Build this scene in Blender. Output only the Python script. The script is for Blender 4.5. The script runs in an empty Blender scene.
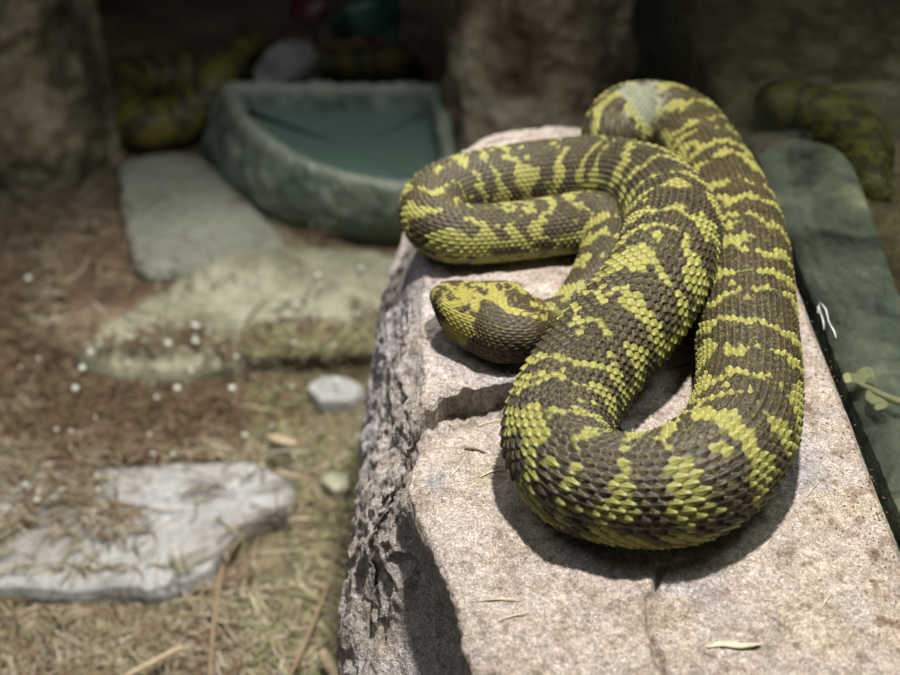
import bpy, math, random
import numpy as np
random.seed(7); rng = np.random.default_rng(7)
C = bpy.context.scene.collection
SC = bpy.context.scene

# ------------------------------------------------------------------ camera model
CAMZ = 0.524; TH = math.radians(38); FP = 1200.0
def at(px, py, z=0.0):
    a = (px-450)/FP; b = -(py-337.5)/FP
    dy = math.cos(TH)+b*math.sin(TH); dz = -math.sin(TH)+b*math.cos(TH)
    t = (z-CAMZ)/dz
    return np.array([a*t, dy*t, z])
def depth_of(p): return p[1]*math.cos(TH)+(CAMZ-p[2])*math.sin(TH)
GZ = -0.42          # ground level

# ------------------------------------------------------------------ noise
_perm = rng.permutation(4096).astype(np.int64)
_val = rng.random(4096)*2-1
def vnoise(x, y, z):
    xi = np.floor(x).astype(np.int64); yi = np.floor(y).astype(np.int64); zi = np.floor(z).astype(np.int64)
    fx = x-xi; fy = y-yi; fz = z-zi
    fx = fx*fx*fx*(fx*(fx*6-15)+10); fy = fy*fy*fy*(fy*(fy*6-15)+10); fz = fz*fz*fz*(fz*(fz*6-15)+10)
    def h(i, j, k):
        return _val[_perm[(_perm[(_perm[i & 4095]+j) & 4095]+k) & 4095]]
    r = 0
    for i in (0, 1):
        wx = fx if i else 1-fx
        for j in (0, 1):
            wy = fy if j else 1-fy
            for k in (0, 1):
                wz = fz if k else 1-fz
                r = r+h(xi+i, yi+j, zi+k)*wx*wy*wz
    return r
def fbm(P, s, o=4, seed=0, gain=.5):
    r = 0; a = 1.0; tot = 0
    for i in range(o):
        r = r+a*vnoise(P[..., 0]*s+seed*17.3+i*5.1, P[..., 1]*s+seed*7.7+i*3.3, P[..., 2]*s+seed*3.1)
        tot += a; a *= gain; s *= 2.03
    return r/tot
def sst(a, b, x):
    t = np.clip((x-a)/(b-a), 0, 1); return t*t*(3-2*t)

# ------------------------------------------------------------------ mesh helpers
def tag(o, label=None, cat=None, group=None, kind=None):
    if label: o['label'] = label
    if cat: o['category'] = cat
    if group: o['group'] = group
    if kind: o['kind'] = kind
    return o
def empty(name, loc, label, cat, group=None):
    o = bpy.data.objects.new(name, None); C.objects.link(o); o.location = loc; o.empty_display_size = .02
    return tag(o, label, cat, group)
def mesh(name, V, F, mat, parent=None, smooth=True, col=None, origin=None):
    V = np.asarray(V, dtype=np.float64).reshape(-1, 3)
    if origin is None:
        origin = np.array([0, 0, 0.]) if parent else np.array([(V[:, 0].min()+V[:, 0].max())/2, (V[:, 1].min()+V[:, 1].max())/2, V[:, 2].min()])
    base = np.array(parent.location) if parent and parent.type == 'EMPTY' else (np.array(parent.location) if parent else origin)
    me = bpy.data.meshes.new(name)
    Vl = (V-base).astype(np.float32)
    F = np.asarray(F, dtype=np.int32)
    k = F.shape[1]
    me.vertices.add(len(Vl)); me.vertices.foreach_set('co', Vl.ravel())
    me.loops.add(F.size); me.loops.foreach_set('vertex_index', F.ravel())
    me.polygons.add(len(F)); me.polygons.foreach_set('loop_start', np.arange(0, F.size, k, dtype=np.int32))
    me.update(calc_edges=True); me.validate()
    me.polygons.foreach_set('use_smooth', np.full(len(me.polygons), smooth))
    if col is not None:
        at_ = me.color_attributes.new('col', 'FLOAT_COLOR', 'POINT')
        c4 = np.ones((len(Vl), 4), np.float32); c4[:, :3] = col.reshape(-1, 3); at_.data.foreach_set('color', c4.ravel())
    me.materials.append(mat)
    o = bpy.data.objects.new(name, me); C.objects.link(o)
    if parent: o.parent = parent
    else: o.location = origin
    return o
def gridF(n, m, wrap_m=False, wrap_n=False):
    i = np.arange(n if wrap_n else n-1)[:, None]; j = np.arange(m if wrap_m else m-1)[None, :]
    i2 = (i+1) % n; j2 = (j+1) % m
    a = i*m+j; b = i2*m+j; c = i2*m+j2; d = i*m+j2
    return np.stack([a+0*b, b+0*a, c, d], -1).reshape(-1, 4)
def normals(G, wrap_m=False):
    if wrap_m:
        dm = np.roll(G, -1, 1)-np.roll(G, 1, 1)
    else: dm = np.gradient(G, axis=1)
    dn = np.gradient(G, axis=0)
    N = np.cross(dn, dm); L = np.linalg.norm(N, axis=-1, keepdims=True); return N/np.maximum(L, 1e-12)
def catmull(P, n):
    P = np.asarray(P, float); P = np.vstack([2*P[0]-P[1], P, 2*P[-1]-P[-2]])
    m = len(P)-3; t = np.linspace(0, m-1e-9, n); i = t.astype(int); f = (t-i)[:, None]
    p0, p1, p2, p3 = P[i], P[i+1], P[i+2], P[i+3]
    return .5*((2*p1)+(-p0+p2)*f+(2*p0-5*p1+4*p2-p3)*f**2+(-p0+3*p1-3*p2+p3)*f**3)

# ------------------------------------------------------------------ materials
def mat(name):
    m = bpy.data.materials.new(name); m.use_nodes = True; nt = m.node_tree; nt.nodes.clear()
    out = nt.nodes.new('ShaderNodeOutputMaterial'); bs = nt.nodes.new('ShaderNodeBsdfPrincipled')
    nt.links.new(bs.outputs[0], out.inputs[0]); return m, nt, bs, out
def noise_node(nt, scale, detail=6, rough=.6, vec=None, dist=0):
    n = nt.nodes.new('ShaderNodeTexNoise'); n.inputs['Scale'].default_value = scale; n.inputs['Detail'].default_value = detail
    n.inputs['Roughness'].default_value = rough; n.inputs['Distortion'].default_value = dist
    if vec is not None: nt.links.new(vec, n.inputs['Vector'])
    return n
def ramp(nt, src, stops):
    r = nt.nodes.new('ShaderNodeValToRGB'); nt.links.new(src, r.inputs[0]); cr = r.color_ramp
    while len(cr.elements) > 1: cr.elements.remove(cr.elements[-1])
    cr.elements[0].position = stops[0][0]; cr.elements[0].color = (*stops[0][1], 1)
    for p, c in stops[1:]:
        e = cr.elements.new(p); e.color = (*c, 1)
    return r
def mixc(nt, f, a, b, mode='MIX'):
    m = nt.nodes.new('ShaderNodeMix'); m.data_type = 'RGBA'; m.blend_type = mode
    if isinstance(f, (int, float)): m.inputs[0].default_value = f
    else: nt.links.new(f, m.inputs[0])
    for s, i in ((a, 6), (b, 7)):
        if isinstance(s, tuple): m.inputs[i].default_value = (*s, 1)
        else: nt.links.new(s, m.inputs[i])
    return m.outputs[2]
def bump(nt, bs, h, dist, strength=1.0, prev=None):
    b = nt.nodes.new('ShaderNodeBump'); b.inputs['Distance'].default_value = dist; b.inputs['Strength'].default_value = strength
    nt.links.new(h, b.inputs['Height'])
    if prev is not None: nt.links.new(prev.outputs[0], b.inputs['Normal'])
    nt.links.new(b.outputs[0], bs.inputs['Normal']); return b
def geo_pos(nt):
    g = nt.nodes.new('ShaderNodeNewGeometry'); return g.outputs['Position']

def stone_mat(name, stops, s1=14, s2=160, bd=.0015, rough=.85, speck=None, speck_lo=.66):
    m, nt, bs, out = mat(name); P = geo_pos(nt)
    n1 = noise_node(nt, s1, 8, .62, P, .3); c = ramp(nt, n1.outputs[0], stops).outputs[0]
    n2 = noise_node(nt, s2, 5, .7, P)
    g = ramp(nt, n2.outputs[0], [(.3, (.72, .72, .72)), (.5, (1, 1, 1)), (.72, (1.25, 1.25, 1.25))]).outputs[0]
    c = mixc(nt, 1.0, c, g, 'MULTIPLY')
    if speck:
        n3 = noise_node(nt, s2*2.4, 2, .5, P)
        f = ramp(nt, n3.outputs[0], [(speck_lo, (0, 0, 0)), (speck_lo+.04, (1, 1, 1))]).outputs[0]
        c = mixc(nt, f, c, speck)
    nt.links.new(c, bs.inputs['Base Color']); bs.inputs['Roughness'].default_value = rough
    b = bump(nt, bs, n2.outputs[0], bd); bump(nt, bs, n1.outputs[0], bd*3, 1, b)
    return m
def attr_mat(name, rough=.5, spec=.5, bs_scale=900, bd=.0002, lo=.82, hi=1.15):
    m, nt, bs, out = mat(name)
    a = nt.nodes.new('ShaderNodeAttribute'); a.attribute_name = 'col'
    n = noise_node(nt, bs_scale, 3, .6, geo_pos(nt))
    g = ramp(nt, n.outputs[0], [(.3, (lo,)*3), (.7, (hi,)*3)]).outputs[0]
    nt.links.new(mixc(nt, 1.0, a.outputs[0], g, 'MULTIPLY'), bs.inputs['Base Color'])
    bs.inputs['Roughness'].default_value = rough; bs.inputs['Specular IOR Level'].default_value = spec
    bump(nt, bs, n.outputs[0], bd); return m

# ------------------------------------------------------------------ boulder
def boulder():
    Ys = [1.16, 1.06, 1.00, .95, .86, .78, .67, .60, .56, .53, .48, .43, .384, .33, .25, .12]
    xs = [.10, .065, .030, .004, -.020, -.028, -.024, -.022, -.030, -.034, -.014, .001, .009, .018, .02, .02]
    xl = [.00, -.03, -.045, -.055, -.064, -.064, -.066, -.070, -.072, -.072, -.070, -.064, -.055, -.05, -.05, -.05]
    tz = [-.14, -.055, -.014, -.003, 0, 0, 0, 0, 0, 0, 0, 0, 0, -.004, -.02, -.06]
    n, m = 900, 680
    Yv = np.linspace(1.16, .12, n)
    f = lambda a: np.interp(Yv, Ys[::-1], a[::-1])
    def smooth(a, k=9):
        p = np.pad(a, k, 'edge'); return np.convolve(p, np.ones(2*k+1)/(2*k+1), 'valid')
    XS, XL, TZ = smooth(f(xs)), smooth(f(xl)), smooth(f(tz))
    hol = np.exp(-((Yv-.44)/.07)**2)          # hollow under the near left shoulder
    G = np.zeros((n, m, 3))
    for i in range(n):
        s, l, z = XS[i], XL[i], TZ[i]
        h = hol[i]
        P = [(l+.035, GZ-.03), (l+.012, -.33), (l-.004, -.22), (l+h*.004, -.135), (l+.010+h*.030, -.095), (s*.5+l*.5+h*.034, -.062), (s-.008+h*.020, -.030), (s+.002, -.010), (s+.016, -.002),
             (.06, .0), (.10, .0), (.14, .0), (.18, .0), (.22, -.001), (.250, -.002), (.262, -.006), (.2655, -.022), (.266, -.10), (.266, -.25), (.266, GZ-.03)]
        P = np.array(P); P[:, 1] = np.where(P[:, 1] > -.2, P[:, 1]+z, P[:, 1]+z*.2)
        c = catmull(P, 900)
        L = np.concatenate([[0], np.cumsum(np.linalg.norm(np.diff(c, axis=0), axis=1))])
        t = np.linspace(0, 1, m); w = np.interp(t, [0, .08, .85, .9, 1], [0, .26, .755, .8, 1])
        ll = w*L[-1]
        G[i, :, 0] = np.interp(ll, L, c[:, 0]); G[i, :, 2] = np.interp(ll, L, c[:, 1]); G[i, :, 1] = Yv[i]
    N = normals(G); N *= np.sign(N[n//2, m//2, 2])
    top = sst(-.03, -.004, G[..., 2])
    # broken ledge: near block sits lower than the one the head lies on
    pl = np.array([at(*p)[:2] for p in [(352, 560), (364, 500), (376, 462), (398, 428), (425, 408), (452, 398), (480, 392), (515, 384), (570, 372)]])
    yl = np.interp(G[..., 0], pl[:, 0], pl[:, 1])+.004*fbm(G, 30, 2, 3)+.005*fbm(G, 120, 3, 13)
    d = yl-G[..., 1]
    rng_x = 1-sst(.05, .085, G[..., 0])
    st = sst(0, .0045, d)*np.exp(-np.maximum(d, 0)/.05)*rng_x
    up = np.exp(-np.maximum(-d, 0)/.03)*(d < 0.0)
    G[..., 2] -= .024*st*sst(-.15, -.05, G[..., 2])
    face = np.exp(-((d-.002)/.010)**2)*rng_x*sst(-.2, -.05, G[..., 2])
    # crack running to the near edge, and a shallow step
    cx = .128+.02*np.sin(G[..., 1]*26)+.012*fbm(G, 50, 4, 5)
    dc = G[..., 0]-cx; nearm = 1-sst(.44, .47, G[..., 1])
    G[..., 2] -= (.007*np.exp(-(dc/.0022)**2)*sst(-.2, .1, fbm(G, 60, 2, 15))+.005*sst(-.002, .002, dc)*np.exp(-np.maximum(dc, 0)/.03))*nearm*top
    G[..., 1] += .013*np.exp(-((d-.005)/.006)**2)*rng_x*sst(-.06, -.03, G[..., 2])*(.35+.65*sst(-.02, .0, G[..., 0]))
    side = 1-top
    disp = .005*fbm(G, 12, 3, 1)+.0026*fbm(G, 45, 4, 2)+.0009*fbm(G, 220, 3, 4)
    rid = 1-np.abs(fbm(G, 50, 4, 8))*3
    disp += side*(.006*fbm(G, 22, 4, 6)+.0035*rid*sst(-.2, .2, fbm(G, 9, 2, 7)+.15))
    disp += face*(.010*fbm(G, 75, 4, 9)+.004*fbm(G, 200, 2, 10))
    # keep the wall beside the pane calm
    calm = 1-sst(.235, .262, G[..., 0])*.85
    G = G+N*(disp*calm)[..., None]
    G[0, :, 2] = GZ-.03; G[-1, :, 2] = GZ-.03; G[0, :, 1] = 1.165; G[-1, :, 1] = .115
    # warm/cool stains, cooler leftward; ledge face and sides darker, one pale blue patch
    a = fbm(G, 9, 4, 20); b = fbm(G, 30, 4, 21); c_ = fbm(G, 120, 3, 22); g = fbm(G, 520, 2, 23)
    base = np.array([.66, .565, .50])[None, None]*np.ones((n, m, 1))
    cool = np.array([.57, .525, .545]); warm = np.array([.70, .59, .46]); red = np.array([.36, .22, .16]); dark = np.array([.26, .225, .20])
    def mx(c, k, w): return c*(1-w[..., None])+k*w[..., None]
    base = mx(base, cool, sst(.0, .45, a+.9*(.06-G[..., 0])))
    base = mx(base, warm, sst(.05, .5, b-.1+.8*(G[..., 0]-.08))*.8)
    base = mx(base, dark, sst(.25, .55, c_)*.35)
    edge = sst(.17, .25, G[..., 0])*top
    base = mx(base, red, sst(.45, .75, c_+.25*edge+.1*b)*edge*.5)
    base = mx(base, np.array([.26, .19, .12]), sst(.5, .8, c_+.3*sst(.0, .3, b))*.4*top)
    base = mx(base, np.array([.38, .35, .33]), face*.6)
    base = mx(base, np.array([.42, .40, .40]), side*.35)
    base = base*(1+.35*g[..., None])
    base = mx(base, np.array([.55, .62, .75]), np.exp(-(((G[..., 0]-at(435, 470)[0])/.006)**2+((G[..., 1]-at(435, 470)[1])/.012)**2))*.5)
    m_ = attr_mat('boulder_stone', .82, .35, 900, .0006, lo=.55, hi=1.35)
    nt = m_.node_tree; bs = [x for x in nt.nodes if x.type == 'BSDF_PRINCIPLED'][0]
    pb = [x for x in nt.nodes if x.type == 'BUMP'][0]
    nn = noise_node(nt, 190, 6, .7, geo_pos(nt)); b2 = bump(nt, bs, nn.outputs[0], .0045, 1, pb)
    vo = nt.nodes.new('ShaderNodeTexVoronoi'); vo.inputs['Scale'].default_value = 420; nt.links.new(geo_pos(nt), vo.inputs['Vector'])
    pit = ramp(nt, vo.outputs['Distance'], [(.1, (0, 0, 0)), (.35, (1, 1, 1))]); bump(nt, bs, pit.outputs[0], .0008, .7, b2)
    lk = bs.inputs['Base Color'].links[0].from_socket
    g2 = ramp(nt, noise_node(nt, 260, 5, .75, geo_pos(nt), .4).outputs[0], [(.33, (.55, .52, .50)), (.47, (.95, .95, .95)), (.60, (1.12, 1.12, 1.1))]).outputs[0]
    g3 = ramp(nt, noise_node(nt, 45, 6, .7, geo_pos(nt), .6).outputs[0], [(.36, (.70, .66, .62)), (.5, (1, 1, 1)), (.64, (1.1, 1.12, 1.16))]).outputs[0]
    g4 = ramp(nt, noise_node(nt, 1500, 1, .5, geo_pos(nt)).outputs[0], [(.36, (.6, .58, .56)), (.5, (1, 1, 1)), (.66, (1.35, 1.35, 1.35))]).outputs[0]
    for g_ in (g2, g3, g4): lk = mixc(nt, 1.0, lk, g_, 'MULTIPLY')
    nt.links.new(lk, bs.inputs['Base Color'])
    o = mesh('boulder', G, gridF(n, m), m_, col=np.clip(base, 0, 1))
    return tag(o, 'big flat-topped pinkish grey boulder with the coiled mottled snake on it', 'boulder')
B = boulder()

# ------------------------------------------------------------------ snake
def scales(U, V):
    """staggered scale lattice: returns id (iu, iv), du, dv, edge distance"""
    best = np.full(U.shape, 9.); second = np.full(U.shape, 9.); iu = np.zeros(U.shape); iv = np.zeros(U.shape)
    bu = np.zeros(U.shape); bv = np.zeros(U.shape)
    for k in (-1, 0, 1):
        r = np.round(V)+k; off = .5*(r % 2)
        for q in (0, 1):
            c = np.floor(U-off)+off+q
            du = U-c; dv = V-r
            d = np.sqrt((du*1.2)**2+(dv*(1+.75*np.clip(du, -.6, .6)))**2)
            nb = d < best
            second = np.where(nb, best, np.minimum(second, d))
            iu = np.where(nb, c, iu); iv = np.where(nb, r, iv); bu = np.where(nb, du, bu); bv = np.where(nb, dv, bv)
            best = np.where(nb, d, best)
    return iu, iv, bu, bv, second-best
def hsh(a, b, k=0):
    x = np.sin(a*127.1+b*311.7+k*74.7)*43758.5453; return x-np.floor(x)

def tube_frames(path, s_new):
    d = np.linalg.norm(np.diff(path, axis=0), axis=1); L = np.concatenate([[0], np.cumsum(d)])
    P = np.stack([np.interp(s_new, L, path[:, k]) for k in range(3)], 1)
    T = np.gradient(P, axis=0); T[-1] = T[-3]; T[-2] = T[-3]; T /= np.maximum(np.linalg.norm(T, axis=1, keepdims=True), 1e-12)
    S = np.cross(T, [0, 0, 1.]); S /= np.linalg.norm(S, axis=1, keepdims=True)
    Up = np.cross(S, T); return P, T, S, Up, L[-1]

def viper():
    # px, py, width in px, lift
    cp = [(438, 309, 20, .000), (451, 310, 40, 0), (468, 314, 60, 0), (491, 320, 60, 0), (516, 327, 52, 0), (538, 329, 38, 0), (553, 325, 37, .000),
          (574, 309, 47, 0), (597, 283, 56, 0), (612, 254, 62, 0), (612, 231, 64, 0), (590, 222, 62, .001), (550, 227, 60, .001), (500, 233, 60, 0), (455, 233, 62, 0), (434, 219, 64, 0), (440, 197, 66, 0),
          (480, 183, 66, 0), (540, 174, 68, 0), (600, 173, 74, .002), (645, 187, 84, .008), (672, 220, 92, .020), (664, 262, 98, .027), (638, 308, 104, .016), (601, 352, 106, .006), (569, 396, 106, .001),
          (556, 438, 106, 0), (579, 476, 110, 0), (635, 490, 114, 0), (693, 479, 120, 0), (736, 440, 112, 0), (749, 385, 101, 0), (747, 335, 97, 0), (745, 285, 92, 0), (740, 235, 86, 0), (724, 190, 78, 0),
          (702, 150, 72, 0), (682, 124, 68, 0), (655, 114, 66, 0.002), (628, 117, 66, .002), (614, 135, 64, 0), (610, 152, 40, -.004), (585, 160, 26, -.004), (540, 160, 18, -.002), (490, 168, 12, 0), (455, 178, 5, 0)]
    pts = []; rad = []
    for px, py, w, l in cp:
        z = .03
        for _ in range(4):
            p = at(px, py, z); r = w/2/FP*depth_of(p); z = r*.90+l
        pts.append([p[0], p[1], z]); rad.append(r)
    path = catmull(pts, 9000); rr = catmull(np.array(rad)[:, None]@np.ones((1, 3)), 9000)[:, 0]
    L = np.concatenate([[0], np.cumsum(np.linalg.norm(np.diff(path, axis=0), axis=1))]); Lt = L[-1]
    # smooth path in z and radius
    k = np.ones(121)/121
    def sm(a): return np.convolve(np.pad(a, 60, 'edge'), k, 'valid')
    hs = [0, .0015, .004, .012, .024, .040, .054, .064, .074, .084, .094, .11]
    hw = [.001, .0070, .0105, .0150, .0195, .0275, .0330, .0340, .0300, .0200, .0150, .0150]
    hh = [.001, .0050, .0085, .0125, .0165, .0195, .0205, .0205, .0190, .0160, .0145, .0148]
    sgrid = np.linspace(0, Lt, 6000); rg = np.interp(sgrid, L, rr)
    pu = np.interp(sgrid, [0, .085, .15, .4], [.0029, .0034, .0055, .0055]); body = .195*rg
    wgt = sst(.10, .30, sgrid); pu = pu*(1-wgt)+np.maximum(body, .0035)*wgt
    Ug = np.concatenate([[0], np.cumsum(.5*(1/pu[1:]+1/pu[:-1])*np.diff(sgrid))])
    nU = int(Ug[-1]*11); Uv = np.linspace(0, Ug[-1], nU); s = np.interp(Uv, Ug, sgrid)
    s = np.concatenate([np.linspace(0, .002, 12)[:-1]*0+np.linspace(0, .002, 12)[:-1]**1.0, s[s > .002]])
    Uv = np.interp(s, sgrid, Ug); nU = len(s)
    path[:, 2] = sm(path[:, 2])
    P, T, S, Up, _ = tube_frames(path, s)
    # smooth the side vectors a little
    r = np.interp(s, L, rr)
    hb = sst(.10, .13, s)
    W = np.interp(s, hs, hw)*(1-hb)+r*1.03*hb; H = np.interp(s, hs, hh)*(1-hb)+r*.95*hb
    headm = 1-sst(.085, .105, s)
    P[:, 2] = np.where(s < .12, P[:, 2]*hb+(np.interp(s, [0, .02, .05, .09, .12], [.021, .021, .021, .0165, .0165]))*(1-hb), P[:, 2])
    M = 440
    ph = (np.arange(M)/M)*2*math.pi     # 0 = top, positive = right of travel
    e = (1-headm)*2.0+headm*2.5
    cs, sn = np.cos(ph)[None], np.sin(ph)[None]
    ex = (2/e)[:, None]
    X = np.sign(sn)*np.abs(sn)**ex*W[:, None]; Z = np.sign(cs)*np.abs(cs)**ex*H[:, None]
    # a faint vertebral ridge and a flat belly
    Z = Z+H[:, None]*.04*(1-headm[:, None])*np.exp(-((np.minimum(ph, 2*math.pi-ph)/.25)**2))[None]
    Z = np.maximum(Z, -.88*H[:, None])
    # brow ridges and cheek
    hd = headm[:, None]; pa = np.minimum(ph, 2*math.pi-ph)[None]
    ss = s[:, None]
    brow = .0016*np.exp(-((ss-.026)/.008)**2)*np.exp(-((pa-.85)/.22)**2)*hd
    sink = -.0018*np.exp(-((ss-.020)/.014)**2)*np.exp(-((pa-.0)/.45)**2)*hd
    lip = -.0012*np.exp(-((pa-1.95)/.05)**2)*hd*(ss < .062)
    G = P[:, None]+S[:, None]*X[..., None]+Up[:, None]*Z[..., None]
    Nn = normals(G, True)
    ctr = np.sum(Nn*(G-P[:, None]), -1); Nn *= np.where(ctr < 0, -1, 1)[..., None]
    # scale lattices
    UU = np.repeat(Uv[:, None], M, 1)
    Vb = np.repeat((ph/(2*math.pi)*44)[None], nU, 0); Vh = np.repeat((ph/(2*math.pi)*60)[None], nU, 0)
    jit = .10*vnoise(UU*.7, Vb*.7, UU*0)
    bi = scales(UU+jit, Vb+jit*.6); hi = scales(UU+jit, Vh+jit)
    isH = (ss < .100+.006*np.sin(ph*5)[None])*np.ones((nU, M), bool)
    iu, iv, du, dv, ed = [np.where(isH, h_, b_) for h_, b_ in zip(hi, bi)]
    Nr = np.where(isH, 60, 44)
    sz = np.where(isH, .5, np.clip(r/.032, .3, 1.15)[:, None]); belly = sst(2.3, 2.5, pa-.5*isH)
    em = sst(.01, .17, ed); keel = np.exp(-(dv/.085)**2)*sst(-.55, -.1, du)
    t = np.clip(du+.55, 0, 1.1)
    hgt = em*(.15+1.1*t**1.3)+.75*keel*(.4+.6*t)*em+.15*(1-np.clip((dv*1.7)**2, 0, 1))*em
    hgt = hgt*(1-belly)
    disp = hgt*.00105*sz+brow+sink+lip-.0007*sz
    G = G+Nn*disp[..., None]
    # end caps are closed by shrinking radii
    # ---- colours, per scale mostly
    phs = iv/Nr*2*math.pi; phs = np.where(phs > math.pi, phs-2*math.pi, phs)
    pv = np.where(ph > math.pi, ph-2*math.pi, ph)[None]*np.ones((nU, 1))
    sgl = np.interp(iu, Ug, sgrid)
    k = .62
    sa = sgl*k+ss*(1-k); pp = phs*k+pv*(1-k)
    # phase warp per flank
    q1 = vnoise(sa*28, pp*1.1+9, sa*0+2.); q2 = vnoise(sa*75, pp*2.6, sa*0+5.); q3 = vnoise(sa*190, pp*6.5, sa*0+8.)
    per = .029
    phase = sa/per+.50*q1+.22*q2+.10*np.cos(pp*2.0)
    fr = np.abs(phase-np.floor(phase)-.5)*2        # 0 at band centre
    q4 = vnoise(sa*40+30, pp*1.7, sa*0+11.)
    flank = np.exp(-((np.abs(pp)-1.05)/.38)**2)
    wd = .25+.26*q4+.26*flank+.16*q3+.16*(hsh(iu, iv, 7)-.5)
    Y = sst(-.05, .05, wd-fr)
    q5 = vnoise(sa*60+70, pp*3.2, sa*0+17.)
    ring = np.exp(-((np.abs(pp)-1.45+.25*q1)/.16)**2)*sst(-.1, .25, q5)
    Y = np.maximum(Y, ring*sst(.15, .3, ring))
    low = sst(1.55, 2.1, np.abs(pp))
    Y = np.where(low > .5, (hsh(np.floor(phase*2), np.sign(pp), 3) > .45)*1.0*sst(.3, .6, hsh(iu, iv, 9)+.25), Y)
    fl = hsh(iu, iv, 1)
    Y = np.where((fl > .985), 1-Y*.5, Y)
    # small yellow flecks inside brown scales
    fleck = sst(.42, .6, vnoise(ss*900, pv*28, ss*0+1.)+.12*q2)*.55
    brown = np.array([.066, .048, .025]); dk = np.array([.026, .019, .010]); yel = np.array([.345, .32, .085]); pale = np.array([.50, .49, .18]); grn = np.array([.19, .19, .045])
    def mx(c, kk, w): return c*(1-w[..., None])+kk*w[..., None]
    cb = mx(np.ones((nU, M, 3))*brown, dk, .75*hsh(iu, iv, 4))
    cb = mx(cb, np.array([.15, .135, .11]), .35*keel)
    cb = mx(cb, np.array([.20, .19, .05]), fleck)
    cy = mx(np.ones((nU, M, 3))*yel, grn, .60*hsh(iu, iv, 5)+.35*np.exp(-((du/.28)**2+(dv/.25)**2)))
    cy = mx(cy, pale, sst(.1, .35, du)*.5+.25*keel)
    col = mx(cb, cy, Y)
    # skin showing between the scales, lighter where the bend stretches it
    stretch = np.exp(-((s-np.interp(0, [0], [0])-s_bend(P))/.12)**2) if False else 0
    skin = np.array([.035, .03, .028]); skl = np.array([.17, .155, .155])
    bendm = np.exp(-(((P[:, 0]-at(650, 480, .03)[0])/.11)**2+((P[:, 1]-at(650, 480, .03)[1])/.07)**2))[:, None]
    skc = skin+(skl-skin)*np.clip(bendm*(np.abs(pv) < 1.6)*.8, 0, 1)[..., None]
    skc = skc*(1-.5*Y[..., None])+np.array([.06, .06, .02])*.5*Y[..., None]
    g = (1-sst(.03, .13+.06*bendm, ed))*(1-.35*isH)
    col = mx(col, 1.0*skc, g*.85)
    # outline of the bands: dark thin rims
    rim = np.exp(-((wd-fr+.05)/.05)**2)*.5*(1-isH)
    col = mx(col, np.array([.035, .03, .02]), rim*(1-Y))
    # head markings in head coordinates
    u = ss/.085; v = X/np.maximum(W[:, None], 1e-5)*np.ones((nU, 1))   # v>0 right of travel: travel is snout -> tail
    v = np.where(Z > -.2*H[:, None], v, np.sign(v)*1.0)
    zz = Z/np.maximum(H[:, None], 1e-5)
    hn = .10*vnoise(ss*160, pv*3, ss*0+3)+.05*vnoise(ss*420, pv*7, ss*0+4)
    un = u+hn; vn = v+hn*1.6
    def line(x0, y0, x1, y1, w):
        x0 *= 2.5; x1 *= 2.5; dx, dy = x1-x0, y1-y0; tt = np.clip(((un*2.5-x0)*dx+(vn-y0)*dy)/(dx*dx+dy*dy), 0, 1)
        return 1-sst(w*.7, w*1.15, np.hypot(un*2.5-x0-tt*dx, (vn-y0-tt*dy)))
    hy = np.zeros((nU, M))
    for a in [(.02, 0, .22, -.02, .16), (.25, 0, .46, -.05, .12), (.46, -.05, .66, -.6, .12), (.66, -.6, .88, -.45, .14), (.46, 0, .82, .38, .09), (.36, .1, .44, .97, .20), (.27, 0, .36, -.95, .14),
              (.08, .35, .16, .8, .12), (.55, -.2, .6, .1, .14), (.30, .2, .40, .1, .16), (.9, .5, 1.0, .2, .10), (1.06, -.1, 1.06, .2, .12), (.8, -.9, .95, -.6, .10)]:
        hy = np.maximum(hy, line(*a))
    for a in [(.25, -.05, .27, -.02, .07), (.44, -.12, .47, -.1, .07), (.36, .42, .37, .5, .12), (.62, -.35, .68, -.3, .10)]:
        hy = hy*(1-line(*a))
    lowh = sst(-.15, -.4, zz) if False else 1-sst(-.5, -.25, zz)
    hy = np.maximum(hy*(1-lowh*.5), .35*lowh*(vnoise(ss*110, pv*5, ss*0+6) > .25))
    chb = mx(np.ones((nU, M, 3))*brown*1.0, dk, .6*hsh(iu, iv, 4)); chb = mx(chb, np.array([.2, .19, .05]), sst(.5, .7, vnoise(ss*700, pv*22, ss*0+1.))*.7)
    chy = mx(np.ones((nU, M, 3))*np.array([.36, .32, .075]), np.array([.18, .17, .04]), .4*hsh(iu, iv, 5))
    ch = mx(chb, chy, hy); ch = mx(ch, np.array([.04, .036, .022])*1.0, (1-sst(.02, .12, ed))*.7)
    hm2 = (1-sst(.088, .104, ss))*np.ones((nU, M))
    col = mx(col, ch, hm2)
    # grey patch on top of the far loop
    pc = at(640, 100, .05)
    wp = np.exp(-(((G[..., 0]-pc[0])/.020)**2+((G[..., 1]-pc[1])/.03)**2))*(G[..., 2] > .035)
    col = mx(col, np.array([.28, .29, .22]), sst(.25, .8, wp+.3*q3)*.8)
    mt = attr_mat('viper_scales', .45, .24, 1500, .0001)
    root = empty('viper', tuple(P[0]*[1, 1, 0]), 'thick green-yellow and brown mottled viper coiled on the pink-grey boulder', 'snake')
    # close snout and tail with pole rings
    G[0] = G[0].mean(0); G[-1] = G[-1].mean(0)
    o = mesh('body', G, gridF(nU, M, wrap_m=True), mt, root, col=np.clip(col, 0, 1))
    # eyes
    em_, nt, bs, out = mat('viper_eye'); bs.inputs['Base Color'].default_value = (.02, .02, .01, 1); bs.inputs['Roughness'].default_value = .12
    i0 = int(np.argmin(np.abs(s-.021)))
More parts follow.
